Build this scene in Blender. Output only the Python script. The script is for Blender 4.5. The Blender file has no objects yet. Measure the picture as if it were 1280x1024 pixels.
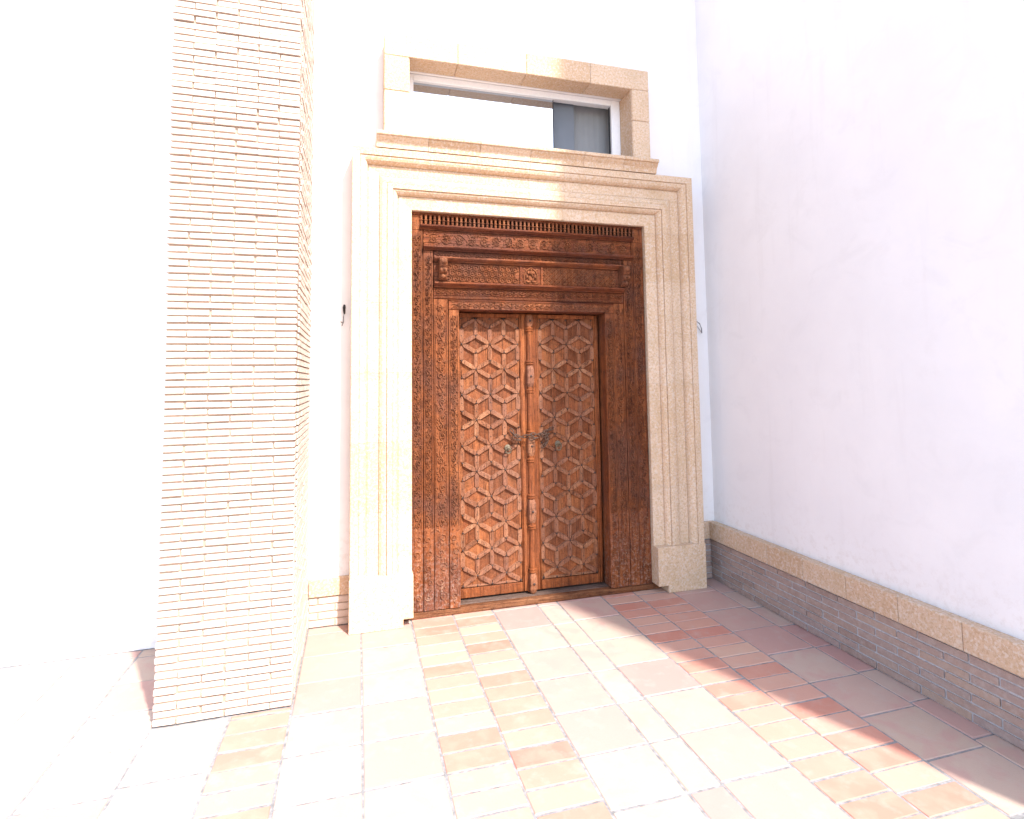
import bpy, bmesh, math, random
from mathutils import Vector, Matrix, noise

random.seed(7)
R = math.radians
SC = bpy.context.scene
COL = SC.collection

# ------------------------------------------------------------------ camera
YAW, PITCH, ROLL = 0.2727, 0.0678, 0.0132
CAM = Vector((0.0, -3.8868, 1.65))
fw = Vector((math.sin(YAW) * math.cos(PITCH), math.cos(YAW) * math.cos(PITCH), math.sin(PITCH)))
rt = Vector((math.cos(YAW), -math.sin(YAW), 0))
dn = -rt.cross(fw)
c_, s_ = math.cos(ROLL), math.sin(ROLL)
rt2 = c_ * rt + s_ * dn
dn2 = -s_ * rt + c_ * dn
cd = bpy.data.cameras.new("camera")
cam = bpy.data.objects.new("camera", cd)
COL.objects.link(cam)
m3 = Matrix((rt2, -dn2, -fw)).transposed()
cam.matrix_world = Matrix.Translation(CAM) @ m3.to_4x4()
cd.sensor_width = 36
cd.lens = 690.6 / 1280 * 36
cd.shift_y = -(512 - 427.95) / 1280
cd.clip_start = 0.05
cd.clip_end = 500
SC.camera = cam

# ------------------------------------------------------------------ light
SUN_AZ, SUN_EL = R(23.6), R(46)      # azimuth measured from -Y towards +X
to_sun = Vector((math.sin(SUN_AZ) * math.cos(SUN_EL), -math.cos(SUN_AZ) * math.cos(SUN_EL), math.sin(SUN_EL)))
w = bpy.data.worlds.new("World")
SC.world = w
w.use_nodes = True
nt = w.node_tree
bg = nt.nodes["Background"]
sky = nt.nodes.new("ShaderNodeTexSky")
sky.sky_type = 'NISHITA'
sky.sun_disc = False
sky.sun_elevation = SUN_EL
sky.sun_rotation = math.atan2(to_sun.x, to_sun.y)
sky.air_density = 1.0
sky.dust_density = 1.2
nt.links.new(sky.outputs[0], bg.inputs[0])
bg.inputs[1].default_value = 0.15
sd = bpy.data.lights.new("sun", 'SUN')
sd.energy = 2.5
sd.angle = R(2.0)
sd.color = (1.0, 0.965, 0.92)
sun = bpy.data.objects.new("sun", sd)
COL.objects.link(sun)
sun.location = to_sun * 20
sun.rotation_euler = to_sun.to_track_quat('Z', 'Y').to_euler()
SC.view_settings.view_transform = 'Standard'
SC.view_settings.look = 'None'
SC.view_settings.gamma = 1
SC.view_settings.use_curve_mapping = False
SC.view_settings.exposure = 1.86


# ------------------------------------------------------------------ materials
class NT:
    def __init__(s, name, rough=0.7, spec=0.3):
        s.m = bpy.data.materials.new(name)
        s.m.use_nodes = True
        s.t = s.m.node_tree
        s.b = s.t.nodes["Principled BSDF"]
        s.b.inputs["Roughness"].default_value = rough
        s.b.inputs["Specular IOR Level"].default_value = spec
        g = s.t.nodes.new("ShaderNodeNewGeometry")
        s.pos = g.outputs["Position"]
        oi = s.t.nodes.new("ShaderNodeObjectInfo")
        s.rnd = oi.outputs["Random"]

    def n(s, kind, **kw):
        x = s.t.nodes.new(kind)
        for k, v in kw.items():
            setattr(x, k, v)
        return x

    def l(s, a, b):
        s.t.links.new(a, b)

    def mapped(s, scale, src=None):
        x = s.n("ShaderNodeMapping")
        x.inputs["Scale"].default_value = scale
        s.l(src or s.pos, x.inputs["Vector"])
        return x.outputs[0]

    def noise(s, scale, detail=4, rough=0.6, vec=None, dist=0.0):
        x = s.n("ShaderNodeTexNoise")
        x.inputs["Scale"].default_value = scale
        x.inputs["Detail"].default_value = detail
        x.inputs["Roughness"].default_value = rough
        x.inputs["Distortion"].default_value = dist
        s.l(vec or s.pos, x.inputs["Vector"])
        return x.outputs["Fac"]

    def ramp(s, fac, stops):
        x = s.n("ShaderNodeValToRGB")
        e = x.color_ramp.elements
        while len(e) < len(stops):
            e.new(0.5)
        for i, (p, c) in enumerate(stops):
            e[i].position = p
            e[i].color = (*c, 1) if len(c) == 3 else c
        s.l(fac, x.inputs[0])
        return x.outputs[0]

    def fac(s, src, lo, hi):
        x = s.n("ShaderNodeMapRange")
        x.inputs[1].default_value = lo
        x.inputs[2].default_value = hi
        s.l(src, x.inputs[0])
        return x.outputs[0]

    def mix(s, f, a, b, mode='MIX'):
        x = s.n("ShaderNodeMix", data_type='RGBA', blend_type=mode)
        for val, k in ((f, 0), (a, 6), (b, 7)):
            if hasattr(val, "default_value") or hasattr(val, "is_linked"):
                s.l(val, x.inputs[k])
            elif k == 0:
                x.inputs[0].default_value = val
            else:
                x.inputs[k].default_value = (*val, 1)
        return x.outputs[2]

    def math(s, op, a, b=0.0):
        x = s.n("ShaderNodeMath", operation=op)
        for i, v in enumerate((a, b)):
            if hasattr(v, "is_linked"):
                s.l(v, x.inputs[i])
            else:
                x.inputs[i].default_value = v
        return x.outputs[0]

    def z(s):
        x = s.n("ShaderNodeSeparateXYZ")
        s.l(s.pos, x.inputs[0])
        return x.outputs[2]

    def color(s, c):
        s.l(c, s.b.inputs["Base Color"])

    def bump(s, h, strength=0.3, dist=0.01):
        x = s.n("ShaderNodeBump")
        x.inputs["Strength"].default_value = strength
        x.inputs["Distance"].default_value = dist
        s.l(h, x.inputs["Height"])
        s.l(x.outputs[0], s.b.inputs["Normal"])


def wood(name, stops, patina, pat_amt=0.5, grain='z', dust=0.0, rnd=0.35, dustcol=(.50, .38, .33)):
    a = NT(name, 0.66, 0.12)
    sc = {'z': (34, 34, 2.6), 'x': (2.6, 34, 34)}[grain]
    v = a.mapped(sc)
    g = a.noise(1.0, 6, 0.65, v, 0.6)
    gm = a.math('ADD', a.math('MULTIPLY', g, 1.0 - rnd * 0.6), a.math('MULTIPLY', a.rnd, rnd * 0.6))
    c = a.ramp(gm, stops)
    big = a.noise(3.3, 5, 0.65)
    c = a.mix(a.math('MULTIPLY', a.fac(big, .44, .62), pat_amt), c, patina)
    mott = a.noise(19, 4, .7)
    c = a.mix(a.math('MULTIPLY', a.fac(mott, .50, .66), .45), c, tuple(x * .55 for x in stops[0][1]))
    fine = a.noise(150, 3, 0.7)
    c = a.mix(a.math('MULTIPLY', a.fac(fine, .50, .68), 0.5), c, (.045, .017, .010))
    speck = a.noise(70, 4, 0.75)
    c = a.mix(a.math('MULTIPLY', a.fac(speck, .56, .72), 0.40), c, (.31, .16, .095))
    crack = a.noise(1.0, 3, .6, a.mapped({'z': (115, 115, 5), 'x': (5, 115, 115)}[grain]), .4)
    c = a.mix(a.math('MULTIPLY', a.fac(crack, .54, .64), 0.65), c, (.035, .013, .008))
    if dust:
        dz = a.math('SUBTRACT', 1.0, a.fac(a.z(), 0.05, 0.75))
        dn_ = a.fac(a.noise(42, 5, 0.75), .50, .62)
        c = a.mix(a.math('MULTIPLY', a.math('MULTIPLY', dz, dn_), dust), c, dustcol)
    a.color(c)
    a.bump(a.math('SUBTRACT', a.math('ADD', g, a.math('MULTIPLY', fine, .6)), a.math('MULTIPLY', crack, 1.0)), .95, .007)
    return a.m


W_FRAME_V = wood("carved_wood_upright", [(.30, (0.087, 0.026, 0.010)), (.5, (0.213, 0.062, 0.021)), (.72, (0.345, 0.116, 0.041))],
                 (0.126, 0.052, 0.038), .6, 'z', .3)
W_FRAME_H = wood("carved_wood_level", [(.30, (0.081, 0.020, 0.010)), (.5, (0.199, 0.054, 0.019)), (.72, (0.323, 0.105, 0.037))],
                 (0.126, 0.052, 0.038), .6, 'x')
W_RELIEF = wood("carved_wood_relief", [(.30, (0.102, 0.029, 0.013)), (.5, (0.228, 0.074, 0.028)), (.72, (0.361, 0.138, 0.060))],
                (0.161, 0.077, 0.053), .6, 'z', .4, .2, (0.586, 0.389, 0.256))
W_PANEL = wood("door_panel_wood", [(.28, (0.114, 0.034, 0.012)), (.5, (0.251, 0.076, 0.029)), (.75, (0.365, 0.128, 0.046))],
               (0.169, 0.068, 0.036), .5, 'z', 0, .5)
W_BATTEN = wood("door_batten_wood", [(.28, (0.165, 0.060, 0.028)), (.5, (0.292, 0.116, 0.057)), (.75, (0.403, 0.198, 0.106))],
                (0.223, 0.102, 0.069), .6, 'z', 0, .4)
W_STILE = wood("door_stile_wood", [(.28, (0.132, 0.036, 0.011)), (.5, (0.266, 0.076, 0.024)), (.75, (0.377, 0.127, 0.042))],
               (0.168, 0.057, 0.030), .45, 'z')
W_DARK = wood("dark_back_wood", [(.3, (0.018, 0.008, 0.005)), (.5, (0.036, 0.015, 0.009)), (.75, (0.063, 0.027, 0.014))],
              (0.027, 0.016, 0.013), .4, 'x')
W_TREAD = wood("dusty_tread_wood", [(.28, (0.099, 0.061, 0.047)), (.5, (0.180, 0.122, 0.095)), (.75, (0.261, 0.198, 0.162))],
               (0.144, 0.108, 0.095), .5, 'x')
W_NOSE = wood("worn_threshold_wood", [(.28, (0.090, 0.029, 0.011)), (.5, (0.173, 0.061, 0.024)), (.75, (0.255, 0.116, 0.056))],
              (0.120, 0.048, 0.028), .4, 'x')


def stone(name, c1, c2, c3, rnd=.5):
    a = NT(name, 0.85, 0.2)
    big = a.noise(2.2, 5, 0.6)
    fine = a.noise(72, 3, 0.7)
    vein = a.noise(1.0, 5, .65, a.mapped((22, 22, 3.0)))
    mixv = a.math('ADD', a.math('MULTIPLY', big, .45), a.math('ADD', a.math('MULTIPLY', vein, .25), a.math('MULTIPLY', a.rnd, rnd)))
    c = a.ramp(mixv, [(.25, c1), (.5, c2), (.78, c3)])
    c = a.mix(a.math('MULTIPLY', a.fac(fine, .49, .58), .5), c, (.42, .265, .14))
    pit = a.noise(58, 3, .7)
    c = a.mix(a.math('MULTIPLY', a.fac(pit, .52, .60), .6), c, (.68, .59, .50))
    patch = a.noise(5.0, 3, .6)
    c = a.mix(a.math('MULTIPLY', a.fac(patch, .50, .70), .40), c, (.49, .34, .20))
    a.color(c)
    a.bump(a.math('ADD', fine, a.math('MULTIPLY', pit, .7)), .55, .007)
    return a.m


STONE = stone("sandstone", (0.540, 0.362, 0.227), (0.610, 0.429, 0.279), (0.648, 0.482, 0.340))
STONE_CAP = stone("sandstone_cap", (0.497, 0.333, 0.218), (0.562, 0.391, 0.262), (0.605, 0.444, 0.314))


def plaster(name, c, c2):
    a = NT(name, 0.9, 0.15)
    big = a.noise(1.4, 5, .6)
    col = a.ramp(big, [(.35, c2), (.6, c)])
    patch = a.noise(3.7, 4, .65, None, .8)
    col = a.mix(a.math('MULTIPLY', a.fac(patch, .54, .66), .25), col, (.72, .70, .69))
    drip = a.noise(1.0, 4, .6, a.mapped((9, 9, .7)))
    col = a.mix(a.math('MULTIPLY', a.fac(drip, .58, .72), .18), col, (.66, .63, .61))
    low = a.math('SUBTRACT', 1.0, a.fac(a.z(), .45, .80))
    spl = a.fac(a.noise(24, 5, .75), .50, .66)
    col = a.mix(a.math('MULTIPLY', a.math('MULTIPLY', low, spl), .35), col, (.60, .52, .46))
    a.color(col)
    f = a.noise(160, 4, .65)
    m = a.noise(7, 5, .6, None, .5)
    a.bump(a.math('ADD', a.math('MULTIPLY', f, .35), a.math('MULTIPLY', m, 1.6)), .22, .008)
    return a.m


PLASTER = plaster("white_plaster", (.83, .81, .80), (.79, .77, .765))


def brickmat(name, stops, tint):
    a = NT(name, 0.9, 0.15)
    c = a.ramp(a.rnd, stops)
    n = a.noise(34, 5, .7)
    c = a.mix(a.math('MULTIPLY', a.fac(n, .45, .68), .5), c, tint)
    p = a.noise(120, 3, .7)
    c = a.mix(a.math('MULTIPLY', a.fac(p, .55, .75), .4), c, (.26, .15, .10))
    a.color(c)
    a.bump(a.math('ADD', n, p), .5, .006)
    return a.m


BRICK = brickmat("pale_pink_brick", [(0, (.54, .42, .34)), (.35, (.58, .46, .38)), (.7, (.60, .50, .42)), (1, (.55, .40, .33))], (.64, .55, .48))
BRICK_DK = brickmat("mauve_plinth_brick", [(0, (0.302, 0.212, 0.178)), (.4, (0.370, 0.265, 0.221)), (.75, (0.336, 0.254, 0.230)), (1, (0.414, 0.297, 0.230))], (0.470, 0.392, 0.346))


def simple(name, c, rough=.8, metal=0.0, var=.15, scale=60):
    a = NT(name, rough, .3)
    n = a.noise(scale, 4, .65)
    d = tuple(max(0, x * (1 - var)) for x in c)
    e = tuple(min(1, x * (1 + var)) for x in c)
    a.color(a.ramp(n, [(.35, d), (.65, e)]))
    a.b.inputs["Metallic"].default_value = metal
    a.bump(n, .2, .003)
    return a.m


MORTAR = simple("lime_mortar", (.40, .30, .23), .95)
MORTAR_GREY = simple("grey_mortar", (.46, .45, .46), .95)
GROUT = simple("pale_grout", (.25, .24, .235), .95, 0, .3, 25)
IRON = simple("rusty_iron", (.085, .047, .032), .7, .2, .45, 140)
BRASS = simple("aged_brass", (.15, .115, .075), .5, .3, .35, 120)
NAIL = simple("dark_nail_iron", (.07, .045, .038), .55, .5, .3)
WIRE_DK = simple("dark_wire", (.025, .025, .028), .5)
WIRE_GR = simple("grey_wire", (.20, .21, .22), .5)
WIRE_PALE = simple("pale_wire", (.30, .29, .28), .6)
WHITE_FR = simple("white_window_frame", (.78, .79, .80), .4, 0, .03)
REFLECT_GREY = simple("grey_painted_reflection", (.26, .275, .285), .9, 0, .06, 2)  # plain grey standing in for the dark reflection in the window
REFLECT_DIM = simple("dim_painted_reflection", (.17, .195, .225), .9, 0, .06, 2)  # darker tone of the same painted reflection


def tilemat(name, stops, blot, blot_amt):
    a = NT(name, 0.72, 0.25)
    c = a.ramp(a.rnd, stops)
    off = a.n("ShaderNodeVectorMath", operation='ADD')
    a.l(a.pos, off.inputs[0])
    cx = a.n("ShaderNodeCombineXYZ")
    a.l(a.math('MULTIPLY', a.rnd, 37.0), cx.inputs[2])
    a.l(cx.outputs[0], off.inputs[1])
    bl = a.noise(6.5, 4, .55, off.outputs[0], .4)
    c = a.mix(a.math('MULTIPLY', a.fac(bl, .46, .64), blot_amt), c, blot)
    b2 = a.noise(11, 5, .6, off.outputs[0])
    c = a.mix(a.math('MULTIPLY', a.fac(b2, .54, .72), .35), c, (.46, .385, .33))
    f = a.noise(140, 3, .7)
    c = a.mix(a.math('MULTIPLY', a.fac(f, .55, .72), .2), c, (.33, .20, .13))
    a.color(c)
    a.bump(a.math('ADD', a.math('MULTIPLY', f, .4), b2), .3, .006)
    return a.m


TILE_L = tilemat("cream_clay_tile", [(0, (0.456, 0.341, 0.265)), (.35, (0.478, 0.360, 0.290)), (.55, (0.468, 0.326, 0.265)), (.78, (0.456, 0.291, 0.244)), (1, (0.435, 0.251, 0.218))],
                 (0.468, 0.281, 0.239), .65)
TILE_S = tilemat("red_clay_tile", [(0, (0.469, 0.203, 0.147)), (.35, (0.500, 0.244, 0.180)), (.6, (0.512, 0.290, 0.221)), (.8, (0.536, 0.353, 0.260)), (1, (0.481, 0.197, 0.147))],
                 (0.524, 0.301, 0.226), .5)


def glassmat():
    a = NT("sky_mirroring_glass", .03, .5)
    a.b.inputs["Base Color"].default_value = (.46, .51, .57, 1)
    a.b.inputs["Metallic"].default_value = .9
    n = a.noise(1.2, 2, .5)
    a.bump(n, .03, .05)
    return a.m


GLASS = glassmat()


# ------------------------------------------------------------------ builders
class MB:
    """collects geometry for ONE mesh object, in world coordinates"""
    def __init__(s):
        s.v, s.f = [], []

    def add(s, vs, fs):
        o = len(s.v)
        s.v += [tuple(x) for x in vs]
        s.f += [tuple(i + o for i in q) for q in fs]

    def box(s, x0, x1, y0, y1, z0, z1):
        s.add([(x0, y0, z0), (x1, y0, z0), (x1, y1, z0), (x0, y1, z0), (x0, y0, z1), (x1, y0, z1), (x1, y1, z1), (x0, y1, z1)],
              [(0, 3, 2, 1), (4, 5, 6, 7), (0, 1, 5, 4), (1, 2, 6, 5), (2, 3, 7, 6), (3, 0, 4, 7)])

    def tube(s, pts, r, n=6, closed=False):
        pts = [Vector(p) for p in pts]
        m = len(pts)
        rings = []
        for i in range(m):
            a = pts[(i - 1) % m] if closed or i else pts[0]
            b = pts[(i + 1) % m] if closed or i < m - 1 else pts[-1]
            t = (b - a).normalized()
            up = Vector((0, 0, 1)) if abs(t.z) < .9 else Vector((0, 1, 0))
            e1 = t.cross(up).normalized()
            e2 = t.cross(e1)
            rr = r[i] if isinstance(r, (list, tuple)) else r
            rings.append([pts[i] + rr * (math.cos(2 * math.pi * k / n) * e1 + math.sin(2 * math.pi * k / n) * e2) for k in range(n)])
        vs = [p for q in rings for p in q]
        fs = []
        for i in range(m if closed else m - 1):
            j = (i + 1) % m
            for k in range(n):
                fs.append((i * n + k, i * n + (k + 1) % n, j * n + (k + 1) % n, j * n + k))
        if not closed:
            fs += [tuple(range(n))[::-1], tuple((m - 1) * n + k for k in range(n))]
        s.add(vs, fs)

    def lathe(s, cx, cy, prof, n=10):
        """prof: list of (z, r)"""
        vs, fs = [], []
        for z_, r_ in prof:
            for k in range(n):
                a = 2 * math.pi * k / n
                vs.append((cx + r_ * math.cos(a), cy + r_ * math.sin(a), z_))
        for i in range(len(prof) - 1):
            for k in range(n):
                fs.append((i * n + k, i * n + (k + 1) % n, (i + 1) * n + (k + 1) % n, (i + 1) * n + k))
        fs += [tuple(range(n))[::-1], tuple((len(prof) - 1) * n + k for k in range(n))]
        s.add(vs, fs)

    def dome(s, c, r, h, n=7):
        """small dome facing -Y"""
        x, y, z_ = c
        vs = []
        for (q, d) in ((1, 0), (.72, .65)):
            vs += [(x + r * q * math.cos(2 * math.pi * k / n), y - h * d, z_ + r * q * math.sin(2 * math.pi * k / n)) for k in range(n)]
        vs.append((x, y - h, z_))
        fs = [(k, (k + 1) % n, n + (k + 1) % n, n + k) for k in range(n)] + [(n + k, n + (k + 1) % n, 2 * n) for k in range(n)]
        s.add(vs, fs)

    def blob(s, c, rad, nu=8, nv=6):
        vs, fs = [], []
        for i in range(nv + 1):
            t = math.pi * i / nv
            for k in range(nu):
                p = 2 * math.pi * k / nu
                vs.append((c[0] + rad[0] * math.sin(t) * math.cos(p), c[1] + rad[1] * math.sin(t) * math.sin(p), c[2] + rad[2] * math.cos(t)))
        for i in range(nv):
            for k in range(nu):
                fs.append((i * nu + k, (i + 1) * nu + k, (i + 1) * nu + (k + 1) % nu, i * nu + (k + 1) % nu))
        s.add(vs, fs)

    def mesh(s, name, mat, smooth=False, bevel=0, jitter=0):
        me = bpy.data.meshes.new(name)
        me.from_pydata(s.v, [], s.f)
        bm = bmesh.new()
        bm.from_mesh(me)
        if smooth != 'keep':
            bmesh.ops.recalc_face_normals(bm, faces=bm.faces)
        if bevel:
            ed = [e for e in bm.edges if len(e.link_faces) == 2 and e.calc_face_angle(0) > .6]
            bmesh.ops.bevel(bm, geom=ed, offset=bevel, segments=1, affect='EDGES', profile=.5, clamp_overlap=True)
        if jitter:
            for v in bm.verts:
                v.co += Vector((random.uniform(-1, 1), random.uniform(-1, 1), random.uniform(-1, 1))) * jitter
        bm.to_mesh(me)
        bm.free()
        if smooth is True:
            for p in me.polygons:
                p.use_smooth = True
        me.materials.append(mat)
        return me

    def build(s, name, mat, parent=None, smooth=False, bevel=0, kind=None, jitter=0):
        return put(name, s.mesh(name, mat, smooth, bevel, jitter), parent, kind=kind)


def wpos(o):
    p = Vector((0, 0, 0))
    while o:
        p += Vector(o.location)
        o = o.parent
    return p


def put(name, me, parent=None, loc=(0, 0, 0), rot=None, kind=None):
    """link a mesh whose own origin sits at world loc (no rotated parents are used)"""
    o = bpy.data.objects.new(name, me)
    COL.objects.link(o)
    l = Vector(loc)
    if parent:
        o.parent = parent
        l = l - wpos(parent)
    o.location = l
    if rot:
        o.rotation_euler = rot
    if kind:
        o["kind"] = kind
    return o


def thing(name, label, cat, loc=(0, 0, 0), group=None):
    o = bpy.data.objects.new(name, None)
    o.empty_display_size = .1
    COL.objects.link(o)
    o.location = loc
    o["label"] = label
    o["category"] = cat
    o["kind"] = "thing"
    if group:
        o["group"] = group
    return o


class Relief(MB):
    """carving in relief on a plane: (u, v, h) -> O + u*U + v*V + h*N"""
    def __init__(s, O, U=(1, 0, 0), V=(0, 0, 1), N=(0, -1, 0)):
        super().__init__()
        s.O, s.U, s.V, s.N = Vector(O), Vector(U), Vector(V), Vector(N)

    def P(s, u, v, h):
        return s.O + u * s.U + v * s.V + h * s.N

    def ridge(s, pts, wd, h, taper=True):
        m = len(pts)
        vs, fs = [], []
        for i, (u, v) in enumerate(pts):
            a = pts[max(0, i - 1)]
            b = pts[min(m - 1, i + 1)]
            tx, ty = b[0] - a[0], b[1] - a[1]
            L = math.hypot(tx, ty) or 1
            nx, ny = -ty / L, tx / L
            k = 1.0
            if taper:
                t = i / (m - 1)
                k = .35 + .65 * math.sin(math.pi * min(1, max(0, t * .9 + .05)))
            for q, hh in ((-.5, 0), (-.2, h * k), (.2, h * k), (.5, 0)):
                vs.append(s.P(u + nx * wd * q * k, v + ny * wd * q * k, hh))
        for i in range(m - 1):
            for k in range(3):
                fs.append((i * 4 + k, i * 4 + k + 1, i * 4 + 5 + k, i * 4 + 4 + k))
        s.add(vs, fs)

    def bead(s, u, v, r, h, n=6):
        vs = [s.P(u + r * math.cos(2 * math.pi * k / n), v + r * math.sin(2 * math.pi * k / n), 0) for k in range(n)]
        vs += [s.P(u + .6 * r * math.cos(2 * math.pi * k / n), v + .6 * r * math.sin(2 * math.pi * k / n), h) for k in range(n)]
        fs = [(k, (k + 1) % n, n + (k + 1) % n, n + k) for k in range(n)] + [tuple(range(n, 2 * n))]
        s.add(vs, fs)

    def leaf(s, u, v, ang, L, wd, h):
        c, q = math.cos(ang), math.sin(ang)
        def T(a, b):
            return (u + a * c - b * q, v + a * q + b * c)
        o = [T(0, 0), T(L * .35, wd * .5), T(L * .7, wd * .38), T(L, 0), T(L * .7, -wd * .38), T(L * .35, -wd * .5)]
        vs = [s.P(*p, 0) for p in o] + [s.P(*T(L * .4, 0), h), s.P(*T(L * .75, 0), h * .6)]
        s.add(vs, [(0, 1, 6), (1, 2, 7, 6), (2, 3, 7), (3, 4, 7), (4, 5, 6, 7), (5, 0, 6)])

    def spiral(s, u, v, r, a0, turns, sgn, wd, h, n=11):
        pts = []
        for i in range(n):
            t = i / (n - 1)
            a = a0 + sgn * t * turns * 2 * math.pi
            rr = r * (1 - .82 * t)
            pts.append((u + rr * math.cos(a), v + rr * math.sin(a)))
        s.ridge(pts, wd, h)

    def vine(s, L, wd, h=.007, scale=1.2):
        P = wd * scale * .66
        n = max(1, int(L / P))
        P = L / n
        pts = [(i * P / 6, .16 * wd * math.sin(math.pi * i / 6 * 1.0)) for i in range(6 * n + 1)]
        s.ridge(pts, .13 * wd, h * .8, False)
        for sg in (-1, 1):
            s.ridge([(0, sg * .5 * wd), (L, sg * .5 * wd)], .07 * wd, h * .6, False)
        for k in range(n):
            sg = 1 if k % 2 == 0 else -1
            j = random.uniform(-.06, .06) * P
            s.spiral((k + .5) * P + j, -.10 * wd * sg, .34 * wd * random.uniform(.65, 1.1), sg * 1.57 + random.uniform(-.9, .9), random.uniform(.8, 1.4), random.choice((sg, sg, -sg)), .14 * wd, h * random.uniform(.75, 1.1))
            for q in range(3):
                s.leaf((k + random.uniform(-.1, .35)) * P, random.uniform(.2, .36) * wd * sg, sg * random.uniform(.2, 1.3), .30 * wd, .17 * wd, h * .9)
            s.leaf((k + .95) * P, -.30 * wd * sg, 3.1 - sg * random.uniform(-.3, .6), .30 * wd, .17 * wd, h * .9)
            s.bead((k + .5) * P + j, -.10 * wd * sg, .075 * wd, h * 1.1)
            for q in range(5):
                s.bead((k + random.random()) * P, random.uniform(-.45, .45) * wd, .05 * wd, h * .7, 5)

    def rope(s, L, wd, h=.005):
        n = int(L / (wd * .8))
        P = L / n
        for k in range(n):
            s.ridge([(k * P, -wd * .45), (k * P + P * .9, wd * .45)], wd * .38, h, False)

    def beads(s, L, r, h):
        n = int(L / (2.5 * r))
        for k in range(n):
            s.bead((k + .5) * L / n, 0, r, h, 5)


# ------------------------------------------------------------------ ground and pavement
g = MB()
g.add([(-70, -70, -.03), (70, -70, -.03), (70, 70, -.03), (-70, 70, -.03)], [(0, 1, 2, 3)])
go = g.build("ground", TILE_L, smooth='keep')
go["kind"] = "structure"
pv = MB()
pv.box(-5, 2.90, -7, .45, -.02, -.0035)
pave = pv.build("pavement", GROUT)
pave["kind"] = "structure"

tile_cache = {}


def tile_mesh(wx, wy, mat, var):
    key = (round(wx, 3), round(wy, 3), mat.name, var)
    if key not in tile_cache:
        m = MB()
        m.box(-wx / 2, wx / 2, -wy / 2, wy / 2, -.018, 0)
        tile_cache[key] = m.mesh("tile", mat, bevel=.004, jitter=.0009)
    return tile_cache[key]


def lay(x0, x1, y0, y1, mat):
    if x1 - x0 < .03 or y1 - y0 < .02:
        return
    j = .0045
    me = tile_mesh(x1 - x0 - 2 * j, y1 - y0 - 2 * j, mat, random.randrange(3))
    put("tile", me, pave, ((x0 + x1) / 2 + random.uniform(-1, 1) * .0015, (y0 + y1) / 2 + random.uniform(-1, 1) * .0015, random.uniform(-.0012, .0008)),
        (random.uniform(-.003, .003), random.uniform(-.003, .003), random.uniform(-.004, .004)))


xs = [(-.312, .03, 'L', -.235, .305), (.03, .365, 'L', -.235, .305), (.365, .655, 'S', -.045, .1285), (.655, .94, 'S', -.105, .1285),
      (.94, 1.277, 'L', -.25, .318), (1.277, 1.436, 'L', -.26, .316), (1.436, 1.788, 'L', -.238, .318),
      (1.788, 2.06, 'S', -.075, .1235), (2.06, 2.352, 'S', -.09, .1245), (2.352, 2.695, 'L', -.06, .318), (2.695, 2.866, 'L', -.12, .30),
      (-.60, -.312, 'S', -.78, .1285), (-.945, -.60, 'L', -.83, .318), (-1.28, -.945, 'L', -.56, .318), (-1.615, -1.28, 'L', -.56, .318), (-1.95, -1.615, 'L', -.50, .318)]
for x0, x1, kd, yo, pit in xs:
    far = -2.2 if x1 < -.3 else -2.6
    ymax = .175
    if -.95 < x0 < -.32:
        ymax = -.745                     # the pier stands here
    y = yo
    while y + pit < ymax - .002:
        y += pit
    while y > ymax - .012:
        y -= pit
    first = True
    while y > far:
        hi = ymax if first else y + pit
        lay(x0, x1, y, min(hi, ymax), TILE_L if kd == 'L' else TILE_S)
        first = False
        y -= pit

# ------------------------------------------------------------------ main plaster wall
WY = .18
wall = thing("plaster_wall", "white plaster wall around the stone doorway, with a low brick and stone plinth", "wall", (1.2, .3, 0))
m = MB()
DX0, DX1, DZ = .30, 2.32, 3.0
WX0, WX1, WZ0, WZ1 = .345, 2.12, 3.40, 3.98
bx = [-5, DX0, WX0, WX1, DX1, 2.865]
bz = [0, DZ, WZ0, WZ1, 9]
for i in range(5):
    for j in range(4):
        cx, cz = (bx[i] + bx[i + 1]) / 2, (bz[j] + bz[j + 1]) / 2
        if (DX0 < cx < DX1 and cz < DZ) or (WX0 < cx < WX1 and WZ0 < cz < WZ1):
            continue
        m.add([(bx[i], WY, bz[j]), (bx[i + 1], WY, bz[j]), (bx[i + 1], WY, bz[j + 1]), (bx[i], WY, bz[j + 1])], [(0, 1, 2, 3)])
for (a0, a1, z0, z1) in ((DX0, DX1, 0, DZ), (WX0, WX1, WZ0, WZ1)):
    D = .75
    m.add([(a0, WY, z0), (a1, WY, z0), (a1, WY, z1), (a0, WY, z1), (a0, D, z0), (a1, D, z0), (a1, D, z1), (a0, D, z1)],
          [(0, 4, 7, 3), (1, 2, 6, 5), (3, 7, 6, 2), (0, 1, 5, 4)])
m.add([(-5, .76, 0), (2.865, .76, 0), (2.865, .76, 9), (-5, .76, 9)], [(0, 1, 2, 3)])
m.add([(-5, WY, 9), (2.865, WY, 9), (2.865, .76, 9), (-5, .76, 9)], [(0, 1, 2, 3)])
wm = m.build("plaster_face", PLASTER, wall, smooth='keep')

brick_cache = {}


def brick_mesh(L, D, H, mat, v, jit=.0014, bev=.0025):
    key = (round(L, 3), round(D, 3), round(H, 4), mat.name, v)
    if key not in brick_cache:
        b = MB()
        b.box(-L / 2, L / 2, -D / 2, D / 2, -H / 2, H / 2)
        brick_cache[key] = b.mesh("brick", mat, bevel=bev, jitter=jit)
    return brick_cache[key]


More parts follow.
